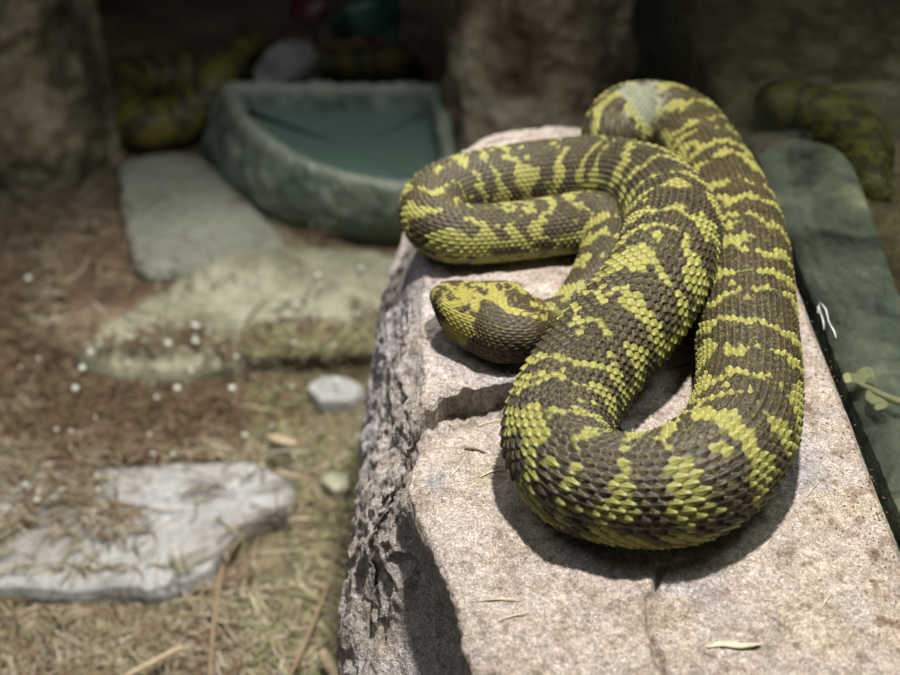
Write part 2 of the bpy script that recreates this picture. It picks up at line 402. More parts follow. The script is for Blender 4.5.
    for sg in (1, -1):
        j = int(round((sg*1.22 % (2*math.pi))/(2*math.pi)*M)) % M
        c = G[i0, j]-Nn[i0, j]*.0012
        th = np.linspace(0, math.pi, 14)[:, None]; pz = np.linspace(0, 2*math.pi, 24, endpoint=False)[None]
        V = np.stack([np.sin(th)*np.cos(pz), np.sin(th)*np.sin(pz), np.cos(th)+0*pz], -1)*.0028+c
        mesh('eye', V, gridF(14, 24, wrap_m=True), em_, root)['label'] = 'small dark glossy eye'
    return root
viper()

# ------------------------------------------------------------------ ground
def ground():
    n, m = 520, 480
    Y, X = np.meshgrid(np.linspace(.05, 2.75, n), np.linspace(-1.6, .268, m), indexing='ij')
    G = np.stack([X, Y, np.zeros_like(X)+GZ], -1)
    G[..., 2] += .014*fbm(G, 5, 3, 30)+.009*fbm(G, 28, 4, 31)+.004*fbm(G, 90, 2, 32)
    a = fbm(G, 4.2, 4, 33); b = fbm(G, 14, 4, 34); c = fbm(G, 70, 3, 35)
    def mx(c0, k, w): return c0*(1-w[..., None])+np.array(k)*w[..., None]
    col = np.ones((n, m, 3))*np.array([.27, .20, .13])
    col = mx(col, (.15, .098, .062), sst(-.05, .35, a+.2*b))
    g0 = at(335, 440, GZ); gr = np.exp(-(((X-g0[0])/.12)**2+((Y-g0[1])/.32)**2))
    col = mx(col, (.22, .21, .11), gr*.8)
    col = mx(col, (.36, .30, .21), sst(.0, .4, -a+.3*b)*.7)
    col = mx(col, (.05, .03, .02), sst(.2, .6, c)*.6)
    col = mx(col, (.36, .31, .22), sst(.25, .6, -c)*.5)
    mt = attr_mat('substrate', .8, .4, 240, .003)
    o = mesh('floor', G, gridF(n, m), mt, col=np.clip(col, 0, 1)); o['kind'] = 'structure'; o['label'] = 'brown earth floor of the enclosure'
ground()

def gheight(x, y):
    P = np.array([[x, y, GZ]]); return float(GZ+.014*fbm(P, 5, 3, 30)[0]+.009*fbm(P, 28, 4, 31)[0])

def strands(name, N, area, lmin, lmax, r, cols, mt, label, cat, seed, lift=.006, dens=None):
    g = np.random.default_rng(seed)
    Vs = []; Fs = []; Cs = []; base = 0; K = 5
    i = 0
    while i < N:
        px = g.uniform(area[0], area[1]); py = g.uniform(area[2], area[3])
        if dens is not None and g.random() > dens(px, py): continue
        i += 1
        p = at(px, py, GZ); L = g.uniform(lmin, lmax); a = g.uniform(0, math.pi)+.2; cv = g.normal(0, .9)
        rr = r*g.uniform(.6, 1.4); t = np.linspace(-.5, .5, K)
        ang = a+cv*t; dx = np.cumsum(np.cos(ang))*L/K; dy = np.cumsum(np.sin(ang))*L/K
        x = p[0]+dx-dx.mean(); y = p[1]+dy-dy.mean()
        tilt = g.normal(0, .12)
        Q = np.stack([x, y, np.full(K, GZ)], 1)
        z = GZ+zoff(px, py)+.014*fbm(Q, 5, 3, 30)+.009*fbm(Q, 28, 4, 31)+.004+g.uniform(0, lift)+tilt*(t*L)+.15*L*g.uniform(0, 1)*(0.25-t*t)
        tx, ty = np.cos(ang), np.sin(ang)
        w = rr*np.array([.4, 1, 1, .9, .3])
        ring = []
        for q in range(3):
            f = 2*math.pi*q/3
            ring.append(np.stack([x-ty*np.cos(f)*w, y+tx*np.cos(f)*w, z+np.sin(f)*w*.7], 1))
        V = np.stack(ring, 1).reshape(-1, 3); Vs.append(V); Fs.append(gridF(K, 3, wrap_m=True)+base); base += len(V)
        c = np.array(cols[g.integers(len(cols))])*g.uniform(.7, 1.25)
        if name == 'dry_grass_litter':
            w_ = float(sst(-.15, .25, fbm(np.array([[p[0], p[1], 0.]]), 4.2, 3, 33)[0]+.5*math.exp(-((px-150)/160)**2-((py-400)/60)**2)-.35*(py > 560)))
            c = c*(1-w_)+c*np.array([.54, .46, .40])*w_
        Cs.append(np.tile(c, (len(V), 1)))
    o = mesh(name, np.vstack(Vs), np.vstack(Fs), mt, col=np.clip(np.vstack(Cs), 0, 1))
    return tag(o, label, cat, kind='stuff')
straw_m = attr_mat('dry_straw', .6, .4, 300, .0002)
def zoff(px, py):      # straw also lies on the stones
    if px < 296 and 460 < py < 590: return .026
    if 60 < px < 404 and 238 < py < 375: return .03
    if 112 < px < 290 and 148 < py < 275: return .018
    return 0
def outside_slabs(px, py):
    if py > 583 and py < 600 and px < 200: return .5
    if px < 296 and 460 < py < 590:
        e = 545-.55*max(px-20, 0)+14*math.sin(px*.09)            # litter drifts over the far left of the slab
        return .9 if py < e else (.05 if not (60 < px < 150 and 520 < py < 560) else .45)
    if 60 < px < 404 and 238 < py < 375:
        return .6 if py > 346+8*math.sin(px*.06)+.08*(230-px) else .05
    if 112 < px < 290 and 148 < py < 275: return .01
    return 1
strands('dry_grass_litter', 11000, (-60, 400, 170, 720), .02, .075, .0012, [(.44, .37, .26), (.35, .26, .165), (.22, .14, .085), (.58, .52, .41), (.34, .31, .18)], straw_m,
        'tangled dry brown grass and straw covering the ground left of the boulder', 'dry grass', 3, dens=outside_slabs)
strands('green_grass_litter', 3200, (250, 385, 330, 720), .02, .06, .0011, [(.34, .33, .17), (.42, .40, .22), (.24, .24, .12)], straw_m,
        'greenish moss strands at the foot of the boulder', 'moss', 4, dens=lambda x, y: 0 if (x < 298 and 458 < y < 592) or y < 350 else .9)

# ------------------------------------------------------------------ flat stones (polar mounds)
def slab(name, out_px, z, thick, mt, label, cat, seed=0, cen=None, amp=.004, edge=.06, nr=70, na=220, parent=None, group=None, world=False, ccen=None, rel=False):
    P = np.array(out_px) if world else np.array([at(x, y, z)[:2] for x, y in out_px])
    c = P.mean(0) if cen is None else at(*cen, z)[:2]
    if world: c = np.array(ccen)
    d = P-c; ang = np.arctan2(d[:, 1], d[:, 0]); o_ = np.argsort(ang)
    ang, d = ang[o_], d[o_]; r = np.hypot(d[:, 0], d[:, 1])
    # walk the polygon edges for exact radii
    A = np.linspace(-math.pi, math.pi, na, endpoint=False); R = np.zeros(na)
    n = len(ang)
    for i, a in enumerate(A):
        for k in range(n):
            p, q = d[k], d[(k+1) % n]; e = q-p; den = math.cos(a)*e[1]-math.sin(a)*e[0]
            if abs(den) < 1e-9: continue
            tt = (p[0]*e[1]-p[1]*e[0])/den; uu = (p[0]*math.sin(a)-p[1]*math.cos(a))/den
            if tt > 0 and -1e-6 <= uu <= 1+1e-6: R[i] = max(R[i], tt)
    R = np.convolve(np.pad(R, 2, 'wrap'), np.ones(5)/5, 'valid')
    if not rel: R *= 1+.03*vnoise(np.cos(A)*5+seed, np.sin(A)*5, A*0)+.015*vnoise(np.cos(A)*17+seed, np.sin(A)*17, A*0)
    # profile: radius fraction, z drop
    tq = np.linspace(0, 1, nr)
    fr = np.interp(tq, [0, .72, .82, .9, 1], [0, .985, 1.0, 1.0, 1.0]) if rel else np.interp(tq, [0, .72, .82, .9, 1], [0, .95, 1.0, 1.0, .97]); zd = np.interp(tq, [0, .66, .74, .82, .9, 1], [0, .02, .10, .35, .7, 1])
    if rel: zd = np.interp(tq, [0, .60, .72, .78, .84, 1], [0, .0, .01, .03, .2, 1])
    fr = np.maximum(fr, 1e-4)
    X = c[0]+np.cos(A)[None]*R[None]*fr[:, None]; Y = c[1]+np.sin(A)[None]*R[None]*fr[:, None]
    G = np.stack([X, Y, z-zd[:, None]*thick+0*X], -1)
    nz = amp*fbm(G, 14, 4, seed)+amp*.4*fbm(G, 70, 3, seed+1)
    G[..., 2] += nz*(1-zd[:, None]*.7)
    nn = fbm(G, 40, 3, seed+2)*amp*.8*(0 if rel else 1)
    G[..., 0] += np.cos(A)[None]*nn*sst(.6, .8, tq)[:, None]; G[..., 1] += np.sin(A)[None]*nn*sst(.6, .8, tq)[:, None]
    o = mesh(name, G, gridF(nr, na, wrap_m=True), mt, parent)
    if parent is None: tag(o, label, cat, group)
    return o
slate = stone_mat('grey_slate', [(.3, (.24, .215, .185)), (.5, (.38, .37, .355)), (.7, (.50, .50, .51))], 12, 120, .002, .6)
tan = stone_mat('tan_sandstone', [(.32, (.20, .195, .125)), (.5, (.36, .35, .25)), (.68, (.50, .485, .37))], 11, 90, .002, .75)
pale = stone_mat('pale_green_stone', [(.3, (.22, .225, .17)), (.5, (.33, .335, .27)), (.7, (.40, .41, .33))], 10, 90, .002, .8)
slab('flat_stone', [(-90, 588), (60, 590), (150, 588), (190, 583), (212, 570), (224, 548), (236, 526), (262, 514), (290, 506), (292, 472), (262, 460), (200, 458), (120, 462), (-90, 470)], GZ+.026, .035, slate,
     'grey slate slab with a notched corner lying nearest the camera, left of boulder', 'flat stone', 41, cen=(150, 530), amp=.005)
slab('flat_stone', [(66, 350), (100, 322), (160, 288), (235, 248), (300, 240), (360, 246), (402, 256), (398, 320), (360, 345), (300, 340), (240, 356), (180, 372), (110, 372)], GZ+.026, .038, tan,
     'long tan greenish flat stone below the green water dish', 'flat stone', 47, cen=(260, 300), amp=.006)
slab('flat_stone', [(118, 160), (150, 150), (200, 150), (250, 200), (288, 240), (250, 262), (180, 276), (130, 262), (122, 210)], GZ+.022, .035, pale,
     'pale grey-green square stone beside the left end of the water dish', 'flat stone', 51, cen=(190, 205), amp=.004)
slab('pebble', [(305, 385), (322, 374), (350, 376), (366, 388), (350, 400), (320, 402)], GZ+.022, .03, slate, 'small pale stone in green moss left of the boulder, upper of two', 'pebble', 61, na=80, nr=30)
slab('pebble', [(320, 478), (332, 470), (348, 474), (350, 486), (334, 494)], GZ+.024, .03, tan, 'small beige stone in the moss left of boulder, lower of two', 'pebble', 65, na=80, nr=30)

# ------------------------------------------------------------------ water dish
def dish():
    m, nt, bs, out = mat('green_resin'); P = geo_pos(nt)
    n1 = noise_node(nt, 22, 6, .6, P, .5); c = ramp(nt, n1.outputs[0], [(.3, (.065, .10, .08)), (.5, (.15, .21, .17)), (.70, (.34, .40, .33))]).outputs[0]
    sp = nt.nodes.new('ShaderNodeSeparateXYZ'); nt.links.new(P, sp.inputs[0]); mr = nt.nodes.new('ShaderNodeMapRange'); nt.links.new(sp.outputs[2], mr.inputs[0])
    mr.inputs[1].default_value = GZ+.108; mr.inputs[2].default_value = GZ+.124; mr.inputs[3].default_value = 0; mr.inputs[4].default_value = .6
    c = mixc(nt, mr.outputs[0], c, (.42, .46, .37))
    nt.links.new(c, bs.inputs['Base Color']); bs.inputs['Roughness'].default_value = .45; bump(nt, bs, n1.outputs[0], .006)
    RZ = GZ+.125
    rim = [(222, 84), (300, 84), (375, 84), (441, 86), (449, 115), (456, 150), (452, 178), (400, 190), (345, 181), (300, 165), (262, 143), (234, 117)]
    base = [(212, 118), (300, 130), (375, 132), (425, 135), (432, 160), (440, 190), (446, 232), (400, 246), (330, 241), (262, 218), (222, 186), (198, 150)]
    R = np.array([at(x, y, RZ) for x, y in rim]); Bq = np.array([at(x, y, GZ) for x, y in base])
    R = np.vstack([R, R[:1]]); Bq = np.vstack([Bq, Bq[:1]])
    def loop(P_, n):
        P2 = np.vstack([P_[-3:-1], P_, P_[1:3]]); c = []
        L = len(P_)-1; t = np.linspace(0, L, n, endpoint=False)
        i = t.astype(int); f = t-i; f = f[:, None]
        # mostly straight edges with slightly eased corners
        lin = P_[i]*(1-f)+P_[i+1]*f
        k = np.ones(9)/9
        return np.stack([np.convolve(np.pad(lin[:, a], 4, 'wrap'), k, 'valid') for a in range(3)], 1)
    n = 320
    Ro, Bo = loop(R, n), loop(Bq, n)
    ctr = Ro.mean(0); dirs = (ctr-Ro)[:, :2]; dirs /= np.linalg.norm(dirs, axis=1, keepdims=True)
    # inward normal from tangent
    T = np.roll(Ro, -3, 0)-np.roll(Ro, 3, 0); Nn = np.stack([-T[:, 1], T[:, 0]], 1); Nn /= np.linalg.norm(Nn, axis=1, keepdims=True)
    Nn *= np.sign(np.sum(Nn*dirs, 1))[:, None]
    rows = []
    for t in np.linspace(0, 1, 40):
        p = Bo*(1-t)+Ro*t; p[:, :2] -= Nn*.012*math.sin(t*math.pi); rows.append(p)
    for t in np.linspace(0.1, 1, 12):
        p = Ro.copy(); p[:, :2] += Nn*(.019*t); p[:, 2] += .006*math.sin(t*math.pi); rows.append(p)
    for t in np.linspace(.05, 1, 24):
        p = Ro.copy(); p[:, :2] += Nn*(.019+.012*t); p[:, 2] -= .09*t; rows.append(p)
    last = rows[-1]
    for t in np.linspace(.1, 1, 10):
        c = last.mean(0); rows.append(last*(1-t)+c*t)
    G = np.stack(rows); N = normals(G, True)
    G = G+N*(.005*fbm(G, 30, 4, 70)+.004*fbm(G, 80, 3, 71)*(np.arange(len(rows)) < 45)[:, None])[..., None]
    root = empty('water_dish', (float(ctr[0]), float(ctr[1]), GZ), 'green stone-textured corner water dish behind the boulder', 'water dish')
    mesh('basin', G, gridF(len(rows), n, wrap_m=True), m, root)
    wm, nt, bs, out = mat('dish_water'); bs.inputs['Base Color'].default_value = (.17, .27, .23, 1); bs.inputs['Roughness'].default_value = .04
    bs.inputs['IOR'].default_value = 1.33; bs.inputs['Transmission Weight'].default_value = .1
    nn = noise_node(nt, 18, 2, .5, geo_pos(nt)); bump(nt, bs, nn.outputs[0], .002)
    W = Ro.copy(); W[:, :2] += Nn*.023; W[:, 2] = RZ-.032
    Wc = np.tile(W.mean(0), (n, 1)); G2 = np.stack([W*(1-t)+Wc*t for t in np.linspace(0, 1, 8)])
    mesh('water', G2, gridF(8, n, wrap_m=True), wm, root)['label'] = 'still dark green water'
dish()

# ------------------------------------------------------------------ second snake behind, plain tube with scale colours
def simple_snake(name, cp, zb, label, seed, tint=1.0):
    pts = []; rad = []
    for px, py, w, l in cp:
        z = zb+.03
        for _ in range(4):
            p = at(px, py, z); r = w/2/FP*depth_of(p); z = zb+r*.9+l
        pts.append([p[0], p[1], z]); rad.append(r)
    path = catmull(pts, 1500); rr = catmull(np.array(rad)[:, None]@np.ones((1, 3)), 1500)[:, 0]
    L = np.concatenate([[0], np.cumsum(np.linalg.norm(np.diff(path, axis=0), axis=1))])
    s = np.linspace(0, L[-1], 900); P, T, S, Up, _ = tube_frames(path, s); r = np.maximum(np.interp(s, L, rr), .002)
    r = r*sst(-.01, .02, s)*sst(-.01, .02, L[-1]-s); r[0] = r[-1] = .0002
    M = 96; ph = np.arange(M)/M*2*math.pi
    G = P[:, None]+S[:, None]*(np.sin(ph)[None]*r[:, None]*1.05)[..., None]+Up[:, None]*(np.maximum(np.cos(ph), -.85)[None]*r[:, None])[..., None]
    UU = (s/.009)[:, None]*np.ones((1, M)); VV = (ph/(2*math.pi)*30)[None]*np.ones((len(s), 1))
    iu, iv, du, dv, ed = scales(UU, VV)
    N = normals(G, True); c = np.sum(N*(G-P[:, None]), -1); N *= np.where(c < 0, -1, 1)[..., None]
    G = G+N*(sst(.02, .3, ed)*(.3+.7*np.clip(du+.5, 0, 1))*.001)[..., None]
    pv = np.where(ph > math.pi, ph-2*math.pi, ph)[None]; sa = (iu*.009)
    pp = iv/30*2*math.pi; pp = np.where(pp > math.pi, pp-2*math.pi, pp)
    f = np.abs(((sa/.04+.5*vnoise(sa*25, pp*1.5, sa*0+seed)) % 1)-.5)*2
    Y = sst(-.1, .1, .45+.3*vnoise(sa*40, pp*2, sa*0+seed+3)-f)
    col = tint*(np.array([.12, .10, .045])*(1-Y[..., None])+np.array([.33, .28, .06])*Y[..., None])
    root = empty(name, (float(P[0, 0]), float(P[0, 1]), zb), label, 'snake')
    mesh('body', G, gridF(len(s), M, wrap_m=True), attr_mat(name+'_scales', .5, .4, 900, .0002), root, col=col)
    return root
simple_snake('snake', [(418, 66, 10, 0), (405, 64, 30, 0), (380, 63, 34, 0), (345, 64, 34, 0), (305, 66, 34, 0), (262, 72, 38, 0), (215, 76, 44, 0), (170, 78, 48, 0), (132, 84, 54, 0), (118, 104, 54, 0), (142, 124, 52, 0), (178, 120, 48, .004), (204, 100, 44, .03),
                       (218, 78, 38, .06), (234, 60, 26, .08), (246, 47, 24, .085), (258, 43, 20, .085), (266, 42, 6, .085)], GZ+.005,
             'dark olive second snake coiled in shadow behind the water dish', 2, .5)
gs = stone_mat('pale_grey_stone', [(.3, (.26, .25, .235)), (.6, (.46, .44, .42))], 15, 90, .002, .7)
simple = slab('grey_stone', [(252, 84), (252, 66), (270, 44), (292, 34), (312, 36), (320, 50), (312, 64), (290, 76), (278, 86)], GZ+.10, .10, gs, 'pale grey rounded stone by the second snake behind the water dish', 'stone', 77, amp=.006)

# ------------------------------------------------------------------ pillars of rock / bark
def pillar(name, cx, cy, rx, ry, z0, z1, mt, label, cat, seed, amp=.03, lean=(0, 0)):
    n, m = 260, 260
    Z = np.linspace(z0, z1, n); A = np.linspace(0, 2*math.pi, m, endpoint=False)
    k = 1+.10*np.exp(-(Z-z0)/.12)
    X = cx+lean[0]*(Z-z0)[:, None]+rx*np.cos(A)[None]*k[:, None]; Y = cy+lean[1]*(Z-z0)[:, None]+ry*np.sin(A)[None]*k[:, None]
    G = np.stack([X, Y, Z[:, None]+0*X], -1); Q = G*np.array([1, 1, .45])
    N = normals(G, True); N *= np.sign(np.sum(N[n//2, 0]*np.array([1, 0, 0])))
    rid = np.abs(fbm(Q, 14, 4, seed+3))
    d = amp*fbm(Q, 7, 4, seed)+amp*.8*(.35-rid)+amp*.25*fbm(G, 45, 3, seed+1)
    G = G+N*d[..., None]
    top = G[-1].mean(0); G = np.concatenate([G, (G[-1:]*.5+top*.5), np.repeat(top[None, None], m, 1)], 0)
    return tag(mesh(name, G, gridF(n+2, m, wrap_m=True), mt), label, cat)
bark = stone_mat('bark', [(.3, (.035, .026, .018)), (.5, (.10, .072, .048)), (.68, (.20, .165, .12))], 9, 70, .006, .85)
rockm = stone_mat('grey_brown_rock', [(.34, (.04, .033, .02)), (.48, (.17, .142, .092)), (.62, (.46, .39, .27))], 10, 70, .006, .8)
pillar('tree_stump', -.70, 1.68, .165, .15, GZ-.01, .5, rockm, 'grey-brown rocky stump standing at the left edge', 'stump', 81, .035)
trunkm = stone_mat('bark', [(.32, (.05, .036, .022)), (.44, (.20, .145, .09)), (.55, (.38, .31, .215)), (.68, (.58, .52, .40))], 11, 70, .008, .85)
pillar('dead_tree', .122, 1.60, .120, .11, GZ-.01, .7, trunkm, 'thick gnarled brown and grey tree trunk right behind the boulder', 'tree trunk', 85, .035)

# ------------------------------------------------------------------ dim plants in the back
def leafm(name, c):
    m, nt, bs, out = mat(name); n = noise_node(nt, 30, 3, .5, geo_pos(nt))
    nt.links.new(ramp(nt, n.outputs[0], [(.3, tuple(v*.7 for v in c)), (.7, c)]).outputs[0], bs.inputs['Base Color']); bs.inputs['Roughness'].default_value = .45; return m
def plant(name, leaves, mt, label, cat, root_px):
    rp = at(*root_px[:2], root_px[2]); root = empty(name, tuple(rp), label, cat)
    sm = leafm(name+'_stem', (.05, .05, .03))
    for (x0, y0, x1, y1, w, z) in leaves:
        p = at(x0, y0, z+.05); q = at(x1, y1, z); q[1] = p[1]-.03 if abs(q[1]-p[1]) > .3 else q[1]
        n, m = 24, 9; t = np.linspace(0, 1, n)[:, None]; v = np.linspace(-1, 1, m)[None]
        ax = q-p; sd = np.cross(ax, [0, 1, 0]); sd /= np.linalg.norm(sd); W = w*np.sin(np.clip(t, .01, .99)*math.pi)**.7
        G = p+ax*t[..., None]+sd*(W*v)[..., None]+np.array([0, -1, 0])*(.02*np.sin(t*math.pi)+.012*(1-v*v)*1.0)[..., None]
        G2 = G.copy(); G2[..., 1] += .0015
        GG = np.concatenate([G, G2[:, ::-1]], 1)
        mesh('leaf', GG, gridF(n, 2*m, wrap_m=True), mt, root)
        # stalk down to the ground
        k = 20; tt = np.linspace(0, 1, k)[:, None]; S0 = rp+(p-rp)*tt+np.array([0, .03, 0])*np.sin(tt*math.pi)
        A = np.linspace(0, 2*math.pi, 8, endpoint=False); GS = S0[:, None]+np.stack([np.cos(A), np.sin(A), 0*A], 1)[None]*.003
        mesh('stem', GS, gridF(k, 8, wrap_m=True), sm, root)
    return root
plant('leafy_plant', [(328, 22, 385, 12, .035, -.25), (345, 5, 400, 22, .03, -.2), (385, -20, 392, 42, .022, -.25)], leafm('green_leaf', (.01, .06, .038)), 'dim green leaves in the dark behind the second snake', 'plant', (372, 45, GZ))
plant('red_plant', [(302, -20, 318, 24, .03, -.2)], leafm('red_leaf', (.055, .007, .006)), 'dim dark red leaf in the dark left of the green leaves', 'plant', (316, 48, GZ))

# ------------------------------------------------------------------ enclosure shell
def box(name, lo, hi, mt, kind='structure', label=None, parent=None):
    x0, y0, z0 = lo; x1, y1, z1 = hi
    V = [(x0, y0, z0), (x1, y0, z0), (x1, y1, z0), (x0, y1, z0), (x0, y0, z1), (x1, y0, z1), (x1, y1, z1), (x0, y1, z1)]
    F = [(0, 3, 2, 1), (4, 5, 6, 7), (0, 1, 5, 4), (1, 2, 6, 5), (2, 3, 7, 6), (3, 0, 4, 7)]
    o = mesh(name, V, F, mt, parent, smooth=False)
    if kind: o['kind'] = kind
    if label: o['label'] = label
    return o
darkwall = stone_mat('dark_wall', [(.3, (.008, .008, .007)), (.7, (.022, .022, .02))], 5, 40, .004, .9)
box('wall_back', (-1.65, 2.7, GZ-.05), (.30, 2.76, 1.4), darkwall, label='dark back wall')
box('wall_left', (-1.66, .0, GZ-.05), (-1.60, 2.7, 1.4), darkwall, label='dark left wall')
outw = stone_mat('dark_green_wall', [(.3, (.05, .058, .042)), (.5, (.09, .10, .07)), (.7, (.13, .13, .10))], 4, 30, .004, .9)
box('wall_far', (.28, 1.75, GZ-.05), (1.0, 1.80, 1.4), outw, label='dark green back wall beyond the glass')
box('wall_right', (1.0, .0, GZ-.05), (1.05, 2.76, 1.4), outw, label='dark green wall beyond the glass')
gm = bpy.data.materials.new('side_glass'); gm.use_nodes = True; nt = gm.node_tree; nt.nodes.clear()
out = nt.nodes.new('ShaderNodeOutputMaterial'); mx_ = nt.nodes.new('ShaderNodeMixShader'); tr = nt.nodes.new('ShaderNodeBsdfTransparent'); gl = nt.nodes.new('ShaderNodeBsdfGlossy')
lw = nt.nodes.new('ShaderNodeLayerWeight'); lw.inputs[0].default_value = .5
fr = nt.nodes.new('ShaderNodeMath'); fr.operation = 'POWER'; nt.links.new(lw.outputs['Facing'], fr.inputs[0]); fr.inputs[1].default_value = 5
gl.inputs['Color'].default_value = (.25, .3, .25, 1); gl.inputs['Roughness'].default_value = .0; tr.inputs[0].default_value = (.90, .92, .895, 1)
nt.links.new(fr.outputs[0], mx_.inputs[0]); nt.links.new(tr.outputs[0], mx_.inputs[1]); nt.links.new(gl.outputs[0], mx_.inputs[2]); nt.links.new(mx_.outputs[0], out.inputs[0])
pane = box('window_1', (.270, .0, GZ-.05), (.276, 2.7, 1.4), gm, label='dark tinted side glass pane to the right of the boulder')

# what shows beyond the pane
beyond = stone_mat('mossy_green_stone', [(.34, (.05, .062, .05)), (.45, (.15, .18, .145)), (.55, (.23, .26, .20)), (.64, (.46, .46, .32))], 14, 90, .003, .6)
wp_ = [(.2785, y) for y in (.30, .40, .5, .6, .7, .8, .9)]+[(.280, .985)]+[tuple(at(x, y, -.02)[:2]) for x, y in [(800, 131), (845, 150), (866, 180), (878, 225), (886, 262), (900, 292), (990, 330)]]+[(.62, .50), (.62, .30)]
slab('green_stone', wp_, -.02, .30, beyond, 'broad dark green mossy stone beyond the glass at the right', 'stone', 120, cen=None, amp=.006, na=500, nr=140, world=True, ccen=(.318, .62), rel=True)
soil = stone_mat('dark_soil', [(.3, (.05, .035, .02)), (.5, (.16, .12, .07)), (.7, (.34, .29, .18))], 26, 90, .006, .9)
slab('soil_bank', [(.2785, .25), (.2785, 1.45), (.90, 1.45), (.90, .25)], -.055, .36, soil, 'brown littered soil bank beyond the glass at the right edge', 'soil', 131, amp=.02, na=400, nr=140, world=True, ccen=(.58, .9), rel=True)
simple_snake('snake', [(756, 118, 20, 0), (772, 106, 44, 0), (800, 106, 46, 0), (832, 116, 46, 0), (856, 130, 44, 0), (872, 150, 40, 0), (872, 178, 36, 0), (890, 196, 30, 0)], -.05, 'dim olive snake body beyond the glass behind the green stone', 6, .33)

# ------------------------------------------------------------------ bits: tubes
def tube(name, pts, rad, mt, parent=None, M=8, n=40, flat=1.0, label=None, cat=None, group=None):
    c = catmull(pts, n); T = np.gradient(c, axis=0); T /= np.linalg.norm(T, axis=1, keepdims=True)
    S = np.cross(T, [0, 0, 1.]); ln = np.linalg.norm(S, axis=1, keepdims=True); S = np.where(ln < 1e-3, [[1, 0, 0]], S/np.maximum(ln, 1e-6)); U = np.cross(S, T)
    A = np.linspace(0, 2*math.pi, M, endpoint=False); r = np.interp(np.linspace(0, 1, n), np.linspace(0, 1, len(rad)), rad)
    G = c[:, None]+S[:, None]*(np.cos(A)[None]*r[:, None])[..., None]+U[:, None]*(np.sin(A)[None]*r[:, None]*flat)[..., None]
    G[0] = G[0].mean(0); G[-1] = G[-1].mean(0)
    o = mesh(name, G, gridF(n, M, wrap_m=True), mt, parent)
    if parent is None: tag(o, label, cat, group)
    return o
white, nt, bs, out = mat('white_smear'); bs.inputs['Base Color'].default_value = (.85, .87, .85, 1); bs.inputs['Roughness'].default_value = .8
def on_pane(px, py, x=.2693):
    a = (px-450)/FP; b = -(py-337.5)/FP; t = x/a
    return np.array([x, t*(math.cos(TH)+b*math.sin(TH)), CAMZ+t*(-math.sin(TH)+b*math.cos(TH))])
for k, pl in enumerate([[(820, 302), (819, 308), (823, 320), (824, 330)], [(821, 303), (826, 310), (829, 322), (834, 331), (836, 338)], [(818, 306), (818, 314)]]):
    tube('smear', [on_pane(*p) for p in pl], [.0002, .0005, .0003, .0006, .0002], white, pane, 6, 30)
tube('smear', [on_pane(*p) for p in [(741, 146), (744, 154), (747, 163)]], [.0008, .0014, .0006], white, pane, 6, 20)

wood, nt, bs, out = mat('dry_twig'); n1 = noise_node(nt, 200, 4, .6, geo_pos(nt))
nt.links.new(ramp(nt, n1.outputs[0], [(.3, (.38, .28, .16)), (.7, (.62, .50, .34))]).outputs[0], bs.inputs['Base Color']); bs.inputs['Roughness'].default_value = .6
strawm, nt, bs, out = mat('pale_straw'); n1 = noise_node(nt, 300, 3, .6, geo_pos(nt))
nt.links.new(ramp(nt, n1.outputs[0], [(.3, (.46, .38, .24)), (.7, (.68, .62, .46))]).outputs[0], bs.inputs['Base Color']); bs.inputs['Roughness'].default_value = .5
redm, nt, bs, out = mat('red_crumb'); bs.inputs['Base Color'].default_value = (.20, .11, .07, 1); bs.inputs['Roughness'].default_value = .7

# boulder surface lookup
bpy.context.view_layer.update()
from mathutils.bvhtree import BVHTree
from mathutils import Vector
_bv = BVHTree.FromObject(B, bpy.context.evaluated_depsgraph_get())
def on_rock(px, py):
    p0 = Vector((0, 0, CAMZ)); d = Vector(tuple(at(px, py, 0)))-p0; d.normalize()
    h = _bv.ray_cast(p0-B.location, d)
    return (np.array(h[0]+B.location) if h[0] is not None else at(px, py, 0))
def rock_straw(pl, r, mt, label, name='straw', cat='straw', lift=.0006, flat=.7, group=None):
    P = [on_rock(*p)+np.array([0, 0, lift+r*flat*.6]) for p in pl]
    return tube(name, P, [r*.4, r, r*.9, r*.3], mt, label=label, cat=cat, flat=flat, group=group)
rock_straw([(706, 648), (722, 645), (740, 647), (761, 645)], .0022, strawm, 'pale leaf sliver on the boulder at the bottom of the photo', 'leaf_sliver', 'leaf', flat=.35)
rock_straw([(476, 602), (498, 600), (523, 601)], .0006, strawm, 'upper of two pale straws on the near left of the boulder')
rock_straw([(498, 622), (512, 617), (530, 613)], .0007, strawm, 'lower of two pale straws on the near left of boulder')
rock_straw([(450, 478), (462, 464), (469, 451)], .0005, strawm, 'fine curved straw hanging from the twig below the snake head')
rock_straw([(464, 449), (475, 450), (487, 454)], .0009, redm, 'tiny reddish brown twig on the boulder below the snake head', 'twig', 'twig')
rock_straw([(480, 478), (490, 473), (502, 470)], .0006, strawm, 'short straw touching the left side of the near coil')
rock_straw([(478, 427), (490, 423), (506, 419)], .0008, strawm, 'pale straw lying along the rock crack left of the near coil')
rock_straw([(806, 498), (812, 490), (818, 484)], .0005, strawm, 'short pale straw on the boulder right of the near coil')
rock_straw([(812, 385), (813, 392), (817, 400)], .0004, strawm, 'thin straw between the snake and the glass')
rock_straw([(820, 611), (826, 601), (832, 594)], .0006, strawm, 'thin straw on the boulder near its bottom right')
rock_straw([(664, 371), (676, 369), (690, 364)], .0009, redm, 'small brown twig in the gap between the two near strands', 'twig', 'twig')
rock_straw([(672, 374), (682, 369), (692, 366)], .0006, strawm, 'pale straw in the gap between the two near strands')
slab('pebble', [(619, 424), (626, 419), (634, 422), (634, 430), (624, 433)], .004, .006, slate, 'tiny grey pebble on the boulder inside the near coil', 'pebble', 95, na=60, nr=24, amp=.0006)
